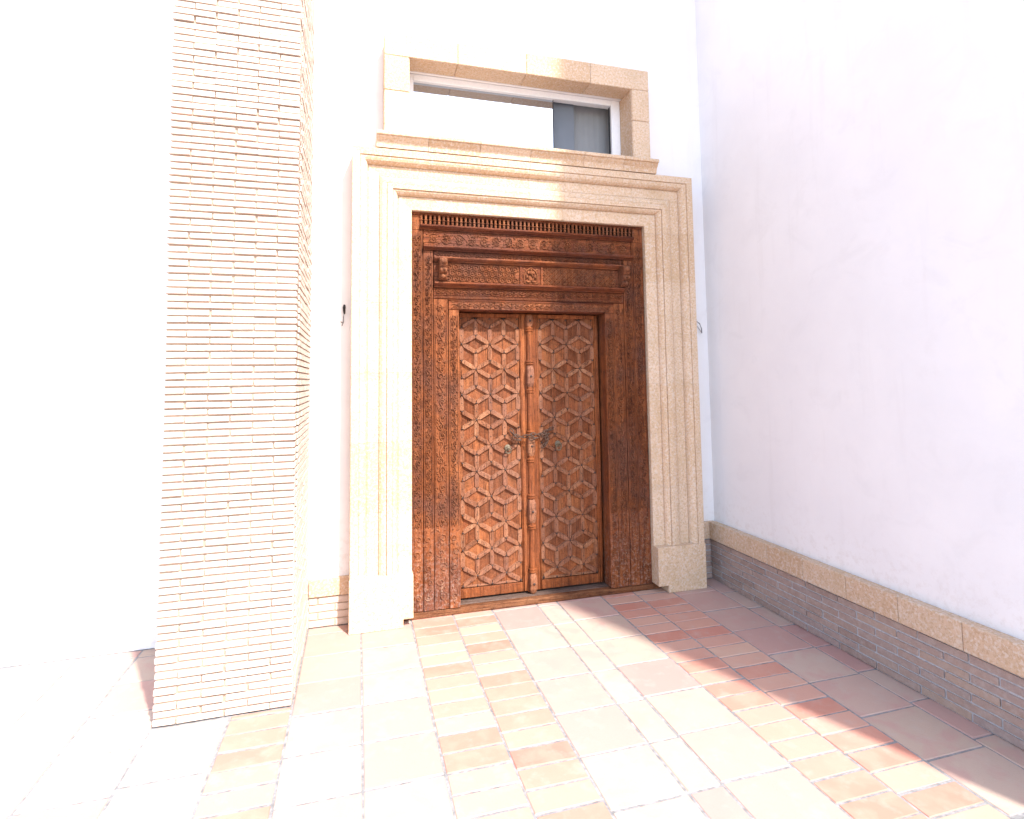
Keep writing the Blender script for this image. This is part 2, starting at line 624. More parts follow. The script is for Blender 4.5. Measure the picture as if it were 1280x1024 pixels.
def plinth_x(parent, x0, x1, face, z_top, z_brick, courses, bm_, mortar, off=0.0, cap_len=.33, into=.05):
    """plinth on a wall facing -Y: brick courses and a stone cap, between x0 and x1"""
    q = MB()
    q.box(x0, x1, face + .009, face + into, 0, z_brick + .005)
    q.build("mortar_bed", mortar, parent)
    pitch = z_brick / courses
    for k in range(courses):
        x = x0 - (.13 if k % 2 else .02) - off
        while x < x1:
            a, b = max(x, x0), min(x + .25, x1)
            if b - a > .03:
                me = brick_mesh(b - a - .008, .03, pitch - .009, bm_, random.randrange(4))
                put("brick", me, parent, ((a + b) / 2, face + .015 + random.uniform(0, .004), (k + .5) * pitch),
                    (0, random.uniform(-.008, .008), random.uniform(-.012, .012)))
            x += .25
    x = x0
    while x < x1 - .02:
        b = min(x + cap_len, x1)
        q = MB()
        q.box(x + .001, b - .001, face - .012, face + into, z_brick + .006, z_top)
        q.build("cap_stone", STONE_CAP, parent, bevel=.004)
        x += cap_len


plinth_x(wall, -.311, -.047, .170, .325, .198, 4, BRICK, MORTAR, .06)
plinth_x(wall, 2.641, 2.855, .170, .462, .318, 7, BRICK_DK, MORTAR_GREY, .03)

# ------------------------------------------------------------------ right wall
rw = thing("side_wall", "white plaster side wall in shade at the right, standing square to the doorway", "wall", (3.05, -1.5, 0))
q = MB()
q.box(2.865, 3.25, -3.20, .75, 0, 9)
q.build("plaster_face", PLASTER, rw, bevel=.006)
zt, zb, nc = .462, .318, 7
q = MB()
q.box(2.82, 2.864, -3.14, .169, 0, zb + .005)
q.build("mortar_bed", MORTAR_GREY, rw)
pitch = zb / nc
for k in range(nc):
    y = .166 + (.12 if k % 2 else .0)
    while y > -2.6:
        a, b = min(y, .166), y - .25
        me = brick_mesh(.03, a - b - .008, pitch - .009, BRICK_DK, random.randrange(4))
        put("brick", me, rw, (2.826 + random.uniform(0, .004), (a + b) / 2, (k + .5) * pitch), (random.uniform(-.008, .008), 0, random.uniform(-.012, .012)))
        y -= .25
y = .157
while y > -3.1:
    q = MB()
    q.box(2.798, 2.864, y - .329, y - .001, zb + .006, zt)
    q.build("cap_stone", STONE_CAP, rw, bevel=.004)
    y -= .33

# ------------------------------------------------------------------ brick pier at left
pier = thing("brick_pier", "tall pier of thin pale pink bricks with raked joints at the left", "pier", (-.62, -.3, 0))
PX0, PX1, PY0, PY1 = -.945, -.312, -.745, .178
q = MB()
q.box(PX0 + .012, PX1 - .012, PY0 + .012, PY1 - .001, 0, 6.6)
q.build("mortar_core", MORTAR, pier)
CP = .0363
rest = MB()
n_single = 0
for k in range(int(6.6 / CP)):
    zc = (k + .5) * CP
    sh = (k % 2)
    # front face, three pieces per course
    cuts = [PX0, PX0 + (.21 if sh else .105), PX0 + (.42 if sh else .315), PX1] if sh else [PX0, PX0 + .105, PX0 + .315, PX0 + .525, PX1]
    fr = [(cuts[i], cuts[i + 1]) for i in range(len(cuts) - 1)]
    for i, (a, b) in enumerate(fr):
        dx, dy = random.uniform(-.003, .003), random.uniform(-.006, .004)
        last = i == len(fr) - 1
        if zc < 3.1 and n_single < 300:
            me = brick_mesh(b - a - .007, .10, CP - .0095, BRICK, random.randrange(5), .0012, .003)
            put("brick", me, pier, ((a + b) / 2 + dx, PY0 + .05 + dy, zc), (random.uniform(-.006, .006), random.uniform(-.006, .006), random.uniform(-.012, .012)))
            n_single += 1
        else:
            rest.box(a + .0035 + dx, b - .0035 + dx, PY0 + dy, PY0 + .10, zc - CP / 2 + .0047, zc + CP / 2 - .0047)
    # returns (both sides), behind the front course
    y = PY0 + .105
    L0 = .10 if sh else .205
    while y < PY1 - .02:
        e = min(y + L0, PY1 - .001)
        for X, s in ((PX1, 1), (PX0, -1)):
            d = random.uniform(-.004, .002)
            if s > 0:
                rest.box(X - .10, X + d, y + .0035, e - .0035, zc - CP / 2 + .0047, zc + CP / 2 - .0047)
            else:
                rest.box(X - d, X + .10, y + .0035, e - .0035, zc - CP / 2 + .0047, zc + CP / 2 - .0047)
        y = e
        L0 = .21
ro = rest.build("brick_courses", BRICK, pier, kind="stuff")

# ------------------------------------------------------------------ stone door surround
SX0, SX1, SZ, SW = -.045, 2.645, 3.291, .413
sur = thing("stone_surround", "moulded pale sandstone surround framing the carved wooden doorway", "door surround", (1.3, .1, 0))
PROF = [(0, .179), (0, .004), (.004, 0), (.053, 0), (.054, .011), (.057, .011), (.058, .007), (.070, .008), (.086, .015), (.099, .030), (.105, .046), (.107, .058),
        (.111, .058), (.112, .053), (.184, .053), (.185, .056), (.188, .056), (.189, .045), (.205, .032), (.222, .026), (.236, .026), (.237, .031), (.240, .031),
        (.241, .016), (.277, .016), (.278, .029), (.281, .029), (.282, .024),
        (.292, .027), (.305, .038), (.313, .053), (.315, .068), (.319, .068), (.320, .063), (.409, .063), (SW, .067), (SW, .179)]


def sweep(name, a_fn, b_fn, mat, parent):
    """prism between two profile outlines"""
    n = len(PROF)
    vs = [a_fn(w_, y_) for w_, y_ in PROF] + [b_fn(w_, y_) for w_, y_ in PROF]
    fs = [(i, i + 1, n + i + 1, n + i) for i in range(n - 1)] + [(n - 1, 0, n, 2 * n - 1)]
    b = MB()
    b.add(vs, fs + [tuple(range(n)), tuple(range(n, 2 * n))[::-1]])
    return b.build(name, mat, parent)


G = .0005
PZ = .345
jl = [PZ, .76, 1.235, 1.71, 2.20, 2.72]
jr = [PZ, .80, 1.21, 1.605, 2.00, 2.42, 2.82]
for side, js in (('L', jl), ('R', jr)):
    for i in range(len(js)):
        z0 = js[i] + G
        dy = random.uniform(-.0006, .0006)
        X = (lambda w_: SX0 + w_) if side == 'L' else (lambda w_: SX1 - w_)
        lo = (lambda w_, y_, z0=z0, X=X, dy=dy: (X(w_), y_ + (dy if y_ < .17 else 0), z0))
        if i < len(js) - 1:
            z1 = js[i + 1] - G
            hi = (lambda w_, y_, z1=z1, X=X, dy=dy: (X(w_), y_ + (dy if y_ < .17 else 0), z1))
        else:
            hi = (lambda w_, y_, X=X, dy=dy: (X(w_), y_ + (dy if y_ < .17 else 0), SZ - w_ - G * .3))
        sweep("stone_block", lo, hi, STONE, sur)
lj = [SX0, .50, .87, 1.25, 1.53, 1.68, 2.12, SX1]
for i in range(len(lj) - 1):
    dy = random.uniform(-.0006, .0006)
    yy = (lambda y_, dy=dy: y_ + (dy if y_ < .17 else 0))
    if i == 0:
        A = lambda w_, y_, yy=yy: (SX0 + w_ + G * .3, yy(y_), SZ - w_)
    else:
        A = lambda w_, y_, yy=yy, x=lj[i] + G: (x, yy(y_), SZ - w_)
    if i == len(lj) - 2:
        B = lambda w_, y_, yy=yy: (SX1 - w_ - G * .3, yy(y_), SZ - w_)
    else:
        B = lambda w_, y_, yy=yy, x=lj[i + 1] - G: (x, yy(y_), SZ - w_)
    sweep("stone_block", A, B, STONE, sur)


def plinth_block(pts):
    b = MB()
    n = len(pts)
    b.add([(x, -.006, z_) for x, z_ in pts] + [(x, .178, z_) for x, z_ in pts],
          [tuple(range(n)), tuple(range(n, 2 * n))[::-1]] + [(i, n + i, n + (i + 1) % n, (i + 1) % n) for i in range(n)])
    b.build("plinth_block", STONE, sur, bevel=.004)


IX0, IX1 = SX0 + SW, SX1 - SW
plinth_block([(SX0 - .004, 0), (.305, 0), (.305, .055), (IX0 + .003, .055), (IX0 + .003, PZ), (SX0 - .004, PZ)])
plinth_block([(SX1 + .004, 0), (SX1 + .004, PZ), (IX1 - .003, PZ), (IX1 - .003, .055), (2.312, .055), (2.312, 0)])

# ------------------------------------------------------------------ carved wooden door frame
fr = thing("carved_door_frame", "carved reddish brown wooden door frame with deep lintel inside the stone surround", "door frame", (1.3, .15, 0))
OX0, OX1, OZ = .714, 1.876, 2.166      # clear opening
LB = [IX0 + .001, .452, .527, .634, OX0]         # left boundaries outer -> opening
RB = [IX1 - .001, 2.128, 2.045, 1.950, OX1]
FY = [.099, .0945, .0975, .0915]          # front planes of the four upright boards
TOPZ = [2.905, 2.60, 2.327, 2.244]


def board(x0, x1, y0, z0, z1, name="jamb_board", mat=None, back=.26):
    """board with bead mouldings along both long edges"""
    b = MB()
    b.box(x0, x1, y0, back, z0, z1)
    o = b.build(name, mat or W_FRAME_V, fr, bevel=.003)
    return o


random.seed(11)
for side, B in ((1, LB), (-1, RB)):
    for i in range(4):
        x0, x1 = sorted((B[i], B[i + 1]))
        zt_ = [2.748, 2.598, 2.2435, 2.1645][i]
        g_ = .0020
        o = board(x0 + g_, x1 - g_, FY[i], .047 + random.uniform(0, .004), zt_)
        wd = x1 - x0
        r = Relief(((x0 + x1) / 2, FY[i] - .0005, .62), (0, 0, 1), (-1, 0, 0), (0, -1, 0))
        r.vine(zt_ - .66, (wd - .026) * .98, .0105, 1.15)
        r.build("carved_relief", W_RELIEF, o, kind="stuff")
        # larger worn flourishes near the foot
        r = Relief(((x0 + x1) / 2, FY[i] - .0005, .10), (0, 0, 1), (-1, 0, 0), (0, -1, 0))
        for k in range(5):
            zz = .04 + k * .10
            sg = 1 if (k + i) % 2 else -1
            r.spiral(zz, sg * wd * .08, wd * .33, random.uniform(0, 3), 1.3, sg, .010, .007, 12)
            r.leaf(zz + .04, -sg * wd * .1, random.uniform(-1, 1), .045, .02, .007)
            r.leaf(zz - .03, sg * wd * .15, random.uniform(2, 4), .04, .018, .007)
            r.bead(zz + .055, sg * wd * .2, .007, .006)
        r.build("carved_foot", W_RELIEF, o, kind="stuff")

# lintel members, from the opening upwards
def lintel(x0, x1, z0, z1, y0, name="lintel_board", mat=None):
    b = MB()
    b.box(x0, x1, y0, .26, z0, z1)
    return b.build(name, mat or W_FRAME_H, fr, bevel=.003)


def hrelief(parent, x0, x1, zc, y, fn, name="carved_relief"):
    r = Relief((x0, y, zc), (1, 0, 0), (0, 0, 1), (0, -1, 0))
    fn(r, x1 - x0)
    return r.build(name, W_RELIEF, parent, kind="stuff")


o = lintel(LB[3] + .002, RB[3] - .002, OZ, 2.2415, .090)                    # inner lintel
e = MB(); e.tube([(LB[3], .090, 2.236), (RB[3], .090, 2.236)], .006, 6); e.tube([(OX0, .090, 2.172), (OX1, .090, 2.172)], .006, 6)
e.build("edge_moulding", W_FRAME_H, o, smooth=True)
hrelief(o, LB[3] + .02, RB[3] - .02, 2.203, .0895, lambda r, L: r.vine(L, .054, .008, 1.1))
o = lintel(LB[2] + .002, RB[2] - .002, 2.2455, 2.3255, .096)                # middle lintel
hrelief(o, LB[2] + .015, RB[2] - .015, 2.298, .0955, lambda r, L: r.vine(L, .046, .008, 1.1))
hrelief(o, LB[2] + .015, RB[2] - .015, 2.258, .0955, lambda r, L: r.rope(L, .016, .006))


def rail(x0, x1, z0, z1, yf, name="rail"):
    """projecting moulded rail: fillet, ovolo, fillet"""
    pr = [(.20, z0), (yf + .030, z0), (yf + .026, z0 + (z1 - z0) * .2), (yf + .012, z0 + (z1 - z0) * .38), (yf + .004, z0 + (z1 - z0) * .62),
          (yf, z0 + (z1 - z0) * .66), (yf, z1 - .003), (yf + .003, z1), (.20, z1)]
    n = len(pr)
    b = MB()
    b.add([(x0, a, b_) for a, b_ in pr] + [(x1, a, b_) for a, b_ in pr],
          [(i, (i + 1) % n, n + (i + 1) % n, n + i) for i in range(n)] + [tuple(range(n)), tuple(range(n, 2 * n))])
    return b.build(name, W_FRAME_H, fr)


rail(LB[2] + .004, RB[2] - .004, 2.3275, 2.366, .055)
o = lintel(LB[2] + .004, RB[2] - .004, 2.367, 2.514, .104, "lattice_panel")
PXM0, PXM1 = 1.195, 1.345


def hexfret(r, L, hgt=.135):
    p = .050
    nx = int(L / p)
    p = L / nx
    for i in range(nx + 1):
        for j in range(-1, 2):
            u, v = i * p + (p / 2 if j % 2 else 0), j * .043
            if u > L - .01 or u < .01:
                continue
            pts = [(u + .021 * math.cos(a * math.pi / 3), v + .021 * math.sin(a * math.pi / 3)) for a in range(7)]
            r.ridge(pts, .008, .008, False)
            r.bead(u, v, .008, .007)
            for a in range(6):
                r.ridge([(u + .022 * math.cos(a * math.pi / 3 + .52), v + .020 * math.sin(a * math.pi / 3 + .52)),
                         (u + .031 * math.cos(a * math.pi / 3 + .52), v + .026 * math.sin(a * math.pi / 3 + .52))], .007, .006, False)


def diafret(r, L, hgt=.13):
    p = .042
    n = int(L / p) + 4
    for i in range(-3, n):
        for sg in (1, -1):
            for off in (0, .014):
                pts = []
                for t in range(8):
                    v = -hgt / 2 + hgt * t / 7
                    u = i * p + off + (v + hgt / 2) * sg + (0 if sg > 0 else hgt)
                    if 0 <= u <= L:
                        pts.append((u, v))
                if len(pts) > 1:
                    r.ridge(pts, .007, .008 if sg > 0 else .006, False)
    for i in range(int(L / p)):
        for j in (-1, 0, 1):
            r.bead((i + .5) * p, j * p, .007, .008)


hrelief(o, .615, PXM0 - .022, 2.441, .1035, hexfret)
hrelief(o, PXM1 + .022, 1.985, 2.441, .1035, diafret)
for x in (PXM0 - .012, PXM1 + .006):
    b = MB(); b.box(x, x + .016, .092, .12, 2.368, 2.513); b.build("plaque_stile", W_FRAME_H, fr, bevel=.003)
# carved plaque with a small seated figure
b = MB(); b.box(PXM0 + .005, PXM1 + .005, .100, .12, 2.368, 2.513)
pl = b.build("plaque", W_FRAME_H, fr, bevel=.002)
b = MB()
cx = 1.272
b.blob((cx, .098, 2.418), (.026, .014, .027)); b.blob((cx, .094, 2.462), (.017, .015, .018))
b.blob((cx - .020, .096, 2.464), (.010, .006, .013)); b.blob((cx + .020, .096, 2.464), (.010, .006, .013))
b.blob((cx, .094, 2.484), (.010, .010, .010))
b.blob((cx - .022, .094, 2.393), (.022, .012, .010)); b.blob((cx + .022, .094, 2.393), (.022, .012, .010))
b.tube([(cx - .024, .095, 2.435), (cx - .040, .092, 2.420), (cx - .034, .088, 2.446)], .006, 6)
b.tube([(cx + .024, .095, 2.435), (cx + .040, .092, 2.420), (cx + .034, .088, 2.446)], .006, 6)
b.tube([(cx, .082, 2.455), (cx + .006, .080, 2.436), (cx + .014, .082, 2.424)], .005, 6)
b.build("carved_figure", W_RELIEF, pl, smooth=True)
r = Relief((cx, .0995, 2.37), (1, 0, 0), (0, 0, 1), (0, -1, 0))
r.ridge([(-.052, .01), (-.054, .07), (-.04, .105), (-.018, .122), (0, .132), (.018, .122), (.04, .105), (.054, .07), (.052, .01)], .012, .008, False)
r.ridge([(-.055, .012), (.055, .012)], .014, .008, False)
for sg in (-1, 1):
    r.leaf(sg * .060, .128, 1.57 + sg * 2.2, .03, .018, .006)
r.build("carved_arch", W_RELIEF, pl, kind="stuff")

# corbels either side
for x0 in (.566, 2.012):
    b = MB()
    pr = [(.10, 2.372), (.072, 2.374), (.050, 2.388), (.040, 2.405), (.048, 2.414), (.030, 2.428), (.018, 2.448), (.026, 2.460), (.012, 2.474),
          (.002, 2.494), (.004, 2.514), (.018, 2.527), (.04, 2.532), (.10, 2.528)]
    n = len(pr)
    xa, xb = x0 - .004, x0 + .050
    vs = []
    for x, k in ((xa, 1), (xa + .008, 0), (xb - .008, 0), (xb, 1)):
        for y_, z_ in pr:
            yy_ = y_ - .012 + (.008 * k if y_ < .09 else .012)
            vs.append((x, yy_, z_))
    fs = []
    for s in range(3):
        for i in range(n):
            fs.append((s * n + i, s * n + (i + 1) % n, (s + 1) * n + (i + 1) % n, (s + 1) * n + i))
    fs += [tuple(range(n)), tuple(range(3 * n, 4 * n))]
    b.add(vs, fs)
    o = b.build("corbel", W_RELIEF, fr)
    b = MB()
    b.blob((x0 + .023, -.006, 2.506), (.026, .020, .024)); b.blob((x0 + .008, .008, 2.44), (.012, .014, .018)); b.blob((x0 + .038, .008, 2.44), (.012, .014, .018))
    b.blob((x0 + .023, .026, 2.398), (.018, .016, .016))
    b.build("carved_head", W_RELIEF, o, smooth=True)

rail(LB[2] + .004, RB[2] - .004, 2.5155, 2.552, .062)
o = lintel(LB[2] + .004, RB[2] - .004, 2.553, 2.598, .102)
hrelief(o, LB[2] + .02, RB[2] - .02, 2.576, .1015, lambda r, L: r.vine(L, .038, .008, 1.15))
rail(LB[1] + .003, RB[1] - .003, 2.5995, 2.630, .058)
o = lintel(LB[1] + .003, RB[1] - .003, 2.631, 2.7485, .104, "frieze_panel")


def acanthus(r, L):
    n = 17
    P = L / n
    for k in range(n):
        am = random.uniform(.026, .038) * (1 if k % 2 == 0 else -1)
        q0, q1 = sorted((random.uniform(0, .25), random.uniform(.7, 1.0)))
        r.ridge([((k + q0 + (q1 - q0) * i / 9) * P, am * math.sin(math.pi * (q0 + (q1 - q0) * i / 9))) for i in range(10)], .009, .007)
    for sg in (-1, 1):
        r.ridge([(0, sg * .053), (L, sg * .053)], .006, .006, False)
    for k in range(n):
        sg = 1 if k % 2 == 0 else -1
        u0 = (k + .5) * P
        r.spiral(u0, -.008 * sg + random.uniform(-.006, .006), random.uniform(.030, .041), sg * 1.57 + random.uniform(-.8, .8), random.uniform(1.0, 1.4), random.choice((sg, sg, -sg)), .009, .008, 18)
        r.bead(u0, -.006 * sg, .009, .010, 8)
        for a in range(8):
            an = a * .785 + random.uniform(0, .3)
            r.leaf(u0 + .010 * math.cos(an), -.006 * sg + .010 * math.sin(an), an, random.uniform(.018, .028), .014, .008)
        for q in range(9):
            vv = random.uniform(.02, .047) * sg
            r.leaf((k + random.uniform(-.35, .35)) * P, vv * random.choice((1, 1, -1)), random.uniform(0, 6.28), random.uniform(.016, .03), .012, .007)
        for q in range(4):
            r.bead((k + random.random()) * P, random.uniform(-.047, .047), .004, .006, 5)


hrelief(o, LB[1] + .03, RB[1] - .03, 2.690, .1035, acanthus)
rail(.432, RB[1] + .012, 2.750, 2.786, .066)
# spindle gallery
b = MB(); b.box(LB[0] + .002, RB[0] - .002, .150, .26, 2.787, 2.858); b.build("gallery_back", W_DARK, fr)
sp = MB()
sp.lathe(0, 0, [(.0, .012), (.006, .012), (.008, .007), (.014, .010), (.022, .011), (.030, .007), (.034, .0135), (.040, .0135), (.044, .007), (.052, .010), (.060, .010), (.063, .007), (.066, .012), (.072, .012)], 8)
spm = sp.mesh("spindle", W_RELIEF, smooth=True)
NS = 53
for k in range(NS):
    put("spindle", spm, fr, (.440 + k * (2.146 - .440) / (NS - 1), .100, 2.7865), (0, 0, random.uniform(0, 3)))
b = MB(); b.box(LB[0] + .002, RB[0] - .002, .098, .26, 2.859, 2.98); tb = b.build("head_board", W_FRAME_H, fr, bevel=.003)
b = MB()
b.tube([(LB[0] + .06, .100, 2.866), (RB[0] - .06, .100, 2.866)], .007, 6)
b.build("edge_moulding", W_FRAME_H, tb, smooth=True)
for x0, x1 in ((LB[0] + .002, .430), (RB[1] + .015, RB[0] - .002)):
    b = MB(); b.box(x0, x1, .102, .149, 2.7495, 2.858); b.build("gallery_end", W_FRAME_V, fr, bevel=.003)
# back stop closing the gap behind the leaves
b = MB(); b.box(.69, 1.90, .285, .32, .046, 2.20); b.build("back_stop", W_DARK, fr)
# threshold
b = MB(); b.box(.312, 2.306, .098, .150, 0, .045)
th = b.build("threshold", W_NOSE, fr, bevel=.006, jitter=.001)
b = MB(); b.box(.380, 2.230, .151, .284, 0, .0475); b.build("tread", W_TREAD, th, bevel=.003)
b = MB()
b.box(.38, .70, .108, .149, .0455, .0478); b.box(1.89, 2.228, .108, .149, .0455, .0478)
b.build("dust_crust", W_TREAD, th, bevel=.0008, jitter=.0008)

# ------------------------------------------------------------------ door leaves
LAT = .1266
DXH = LAT * math.cos(R(30))
ZTOP = 2.113
ROWS = 11
PY = .222            # panel plane
BY0 = .212           # frame plane


def edge_prism(L, wd, top, h, ew, skew=0):
    """mitred batten along +X from a six-way node at 0 to a three-way node at L, on plane y=0, raised towards -Y"""
    b = MB()
    g_ = .0008
    t30, t60 = math.tan(R(30)), math.tan(R(60))
    hw, ht = wd / 2, top / 2
    base = [(g_, 0), (g_ + hw / t30, hw), (L - g_ - hw / t60, hw), (L - g_, 0), (L - g_ - hw / t60, -hw), (g_ + hw / t30, -hw)]
    q0, q1 = .0045, .0030
    tp = [(q0, 0), (q0 + (ht + skew) / t30, ht + skew), (L - q1 - (ht + skew) / t60, ht + skew), (L - q1, 0),
          (L - q1 - (ht - skew) / t60, -ht + skew), (q0 + (ht - skew) / t30, -ht + skew)]
    vs = [(u, 0, v) for u, v in base] + [(u, -h * (.92 if i == 0 else 1), v) for i, (u, v) in enumerate(tp)]
    b.add(vs, [tuple(range(6)), (6, 7, 11), (7, 8, 10, 11), (8, 9, 10)] + [(i, (i + 1) % 6, 6 + (i + 1) % 6, 6 + i) for i in range(6)])
    return b


diag_me = [edge_prism(LAT, .041 + d, .025 + d, .021 + d, 0, d * .5).mesh("batten", W_BATTEN, jitter=.0007) for d in (0, .0018, -.0015, .001, -.0025)]
vert_me = [edge_prism(LAT, .041 + d, .030 + d, .0135, 0).mesh("upright_batten", W_BATTEN, jitter=.0007) for d in (0, .0015, -.002)]


def poly_me(pts, name="panel"):
    n = len(pts)
    cx_ = sum(p[0] for p in pts) / n
    cz_ = sum(p[1] for p in pts) / n
    b = MB()
    k0, k1 = .97, .90
    vs = [(p[0] * k0 + cx_ * (1 - k0), 0, p[1] * k0 + cz_ * (1 - k0)) for p in pts]
    vs += [(p[0] * k1 + cx_ * (1 - k1), -.004, p[1] * k1 + cz_ * (1 - k1)) for p in pts]
    b.add(vs, [tuple(range(n)), tuple(range(n, 2 * n))[::-1]] + [(i, (i + 1) % n, n + (i + 1) % n, n + i) for i in range(n)])
    return b.mesh(name, W_PANEL)


h2 = LAT / 2
rh_h = poly_me([(-DXH, 0), (0, h2), (DXH, 0), (0, -h2)])
rh_l = poly_me([(0, 0), (0, -LAT), (-DXH, -1.5 * LAT), (-DXH, -h2)])    # from a star, to its lower left
rh_r = poly_me([(0, 0), (0, -LAT), (DXH, -1.5 * LAT), (DXH, -h2)])
tri_b = poly_me([(0, 0), (-DXH, -h2), (DXH, -h2)])
tr_l = poly_me([(0, h2), (DXH, 0), (0, -h2)])
tr_r = poly_me([(0, h2), (-DXH, 0), (0, -h2)])


def door_leaf(x0, x1, lat0, label, thing_name="door_leaf"):
    T = thing(thing_name, label, "door", ((x0 + x1) / 2, .24, .06), "pair of carved door leaves")
    zb, zt = .064, 2.158
    lat1 = lat0 + 4 * DXH
    b = MB(); b.box(x0 + .002, x1 - .002, PY, .272, zb, zt)
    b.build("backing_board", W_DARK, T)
    # stiles and rails
    for a, c, nm in ((x0, lat0 - .016, "stile"), (lat1 + .016, x1, "stile")):
        b = MB(); b.box(a, c, BY0 - .010, PY - .0005, zb, zt)
        st = b.build(nm, W_STILE, T, bevel=.003)
        if c - a > .03:
            b = MB()
            for xx in (a + .010, c - .008):
                b.tube([(xx, BY0 - .010, zb + .005), (xx, BY0 - .010, zt - .005)], .006, 6)
            b.build("edge_moulding", W_STILE, st, smooth=True)
    for z0, z1, nm in ((zb, .131, "bottom_rail"), (2.128, zt, "top_rail")):
        b = MB(); b.box(lat0 - .0155, lat1 + .0155, BY0 - .008, PY - .0005, z0, z1)
        b.build(nm, W_STILE, T, bevel=.003)
    b = MB()
    zz = .141
    b.add([(lat0 - .015, PY, zz - .009), (lat1 + .015, PY, zz - .009), (lat1 + .010, PY - .012, zz - .003), (lat0 - .010, PY - .012, zz - .003),
           (lat0 - .010, PY - .012, zz + .003), (lat1 + .010, PY - .012, zz + .003), (lat1 + .015, PY, zz + .012), (lat0 - .015, PY, zz + .012)],
          [(0, 1, 2, 3), (3, 2, 5, 4), (4, 5, 6, 7), (0, 3, 4, 7), (1, 6, 5, 2)])
    b.build("bead_strip", W_BATTEN, T)
    # border strips beside the lattice
    for xx in (lat0 - .006, lat1 + .006):
        b = MB(); b.box(xx - .0085, xx + .0085, PY - .007, PY - .0005, .153, 2.127)
        b.build("border_strip", W_PANEL, T, bevel=.002)
    big, small = MB(), MB()
    seen = set()

    def nail(c, z_, r_, h_):
        k = (c, round(z_, 3))
        if k in seen:
            return
        seen.add(k)
        big.dome((lat0 + c * DXH, PY - h_, z_), r_, .007)

    for r_ in range(ROWS):
        z0 = ZTOP - 1.5 * LAT * r_
        stars = (1, 3) if r_ % 2 == 0 else (0, 2, 4)
        for c in stars:
            nail(c, z0, .0080, .016)
            for sx in (-1, 1):
                for sz in (-1, 1):
                    ce = c + sx
                    if not 0 <= ce <= 4 or (r_ == 0 and sz > 0):
                        continue
                    ang = math.atan2(sz * h2, sx * DXH)
                    put("batten", random.choice(diag_me), T, (lat0 + c * DXH, PY - .0005, z0), (random.uniform(-.04, .04), -ang, 0))
                    nail(ce, z0 + sz * h2, .0075, .019)
                    small.dome((lat0 + (c + sx * .52) * DXH, PY - .021, z0 + sz * h2 * .52), .0038, .004, 6)
            if r_ < ROWS - 1:
                put("upright_batten", random.choice(vert_me), T, (lat0 + c * DXH, PY - .0005, z0), (0, R(90), 0))
                small.dome((lat0 + c * DXH, PY - .0135, z0 - LAT * .5), .0042, .004, 6)
            if r_ > 0:
                put("upright_batten", random.choice(vert_me), T, (lat0 + c * DXH, PY - .0005, z0), (0, R(-90), 0))
                small.dome((lat0 + c * DXH, PY - .0135, z0 + LAT * .5), .0042, .004, 6)
        # infill panels
        y_ = PY - .0003
        if r_ % 2 == 0:
            put("panel", rh_h, T, (lat0 + 2 * DXH, y_, z0))
            put("panel", tr_l, T, (lat0, y_, z0)); put("panel", tr_r, T, (lat0 + 4 * DXH, y_, z0))
        else:
            put("panel", rh_h, T, (lat0 + DXH, y_, z0)); put("panel", rh_h, T, (lat0 + 3 * DXH, y_, z0))
        if r_ == ROWS - 1:
            for c in stars:
                put("panel", tri_b, T, (lat0 + c * DXH, y_, z0))
        if r_ < ROWS - 1:
            for c in stars:
                if c > 0:
                    put("panel", rh_l, T, (lat0 + c * DXH, y_, z0))
                if c < 4:
                    put("panel", rh_r, T, (lat0 + c * DXH, y_, z0))
    for c in range(5):
        nail(c, ZTOP + .004, .007, .006)
        nail(c, .142, .007, .011)
    big.build("nail_studs", NAIL, T, smooth=True, kind="stuff")
    small.build("small_nails", NAIL, T, smooth=True, kind="stuff")
    return T


random.seed(5)
leafL = door_leaf(.722, 1.262, .750, "sunlit studded wooden door leaf carrying the turned centre post")
leafR = door_leaf(1.264, 1.862, 1.371, "shaded studded wooden door leaf right of the turned centre post")

# centre post belongs to the left leaf
b = MB()
pcx, pcy = 1.2775, .192
prof = [(.052, .020), (.20, .020), (.205, .031), (.213, .031), (.216, .024), (.222, .031), (.230, .031), (.234, .022)]
for za, zb_ in ((.565, .745), (1.065, 1.225), (1.59, 1.76)):
    prof += [(za - .045, .0225), (za - .04, .031), (za - .032, .031), (za - .029, .024), (za - .024, .031), (za - .016, .031), (za - .012, .021), (za, .021),
             (zb_, .021), (zb_ + .008, .031), (zb_ + .016, .031), (zb_ + .019, .024), (zb_ + .024, .031), (zb_ + .032, .031), (zb_ + .036, .0235)]
    mid = prof.pop
prof += [(2.02, .0235), (2.025, .031), (2.033, .031), (2.036, .024), (2.042, .031), (2.05, .031), (2.053, .022), (2.155, .022)]
b.lathe(pcx, pcy, prof, 14)
post = b.build("centre_post", W_STILE, leafL, smooth=False)
b = MB(); b.box(pcx - .034, pcx + .034, .196, .2115, .056, 2.156)
b.build("post_backing", W_STILE, post, bevel=.003)
for za, zb_ in ((.054, .198), (.567, .743), (1.067, 1.223), (1.592, 1.758), (2.056, 2.150)):
    b = MB()
    zc = (za + zb_) / 2
    w0, w1 = .033, .024
    vs = []
    for z_, ww, yy in ((za, w1, .172), (za + .03, w0, .160), (zc, w0, .152), (zb_ - .03, w0 * .95, .158), (zb_, w1, .170)):
        vs += [(pcx - ww, .196, z_), (pcx - ww * .8, yy, z_), (pcx + ww * .8, yy, z_), (pcx + ww, .196, z_)]
    fs = [(i * 4 + k, i * 4 + k + 1, i * 4 + 5 + k, i * 4 + 4 + k) for i in range(4) for k in range(3)] + [(0, 1, 2, 3), (16, 17, 18, 19)]
    b.add(vs, fs)
    b.build("carved_boss", W_BATTEN, post, bevel=.004)
    b = MB(); b.dome((pcx, .154, zc), .010, .009, 8); b.build("boss_nail", NAIL, post, smooth=True)


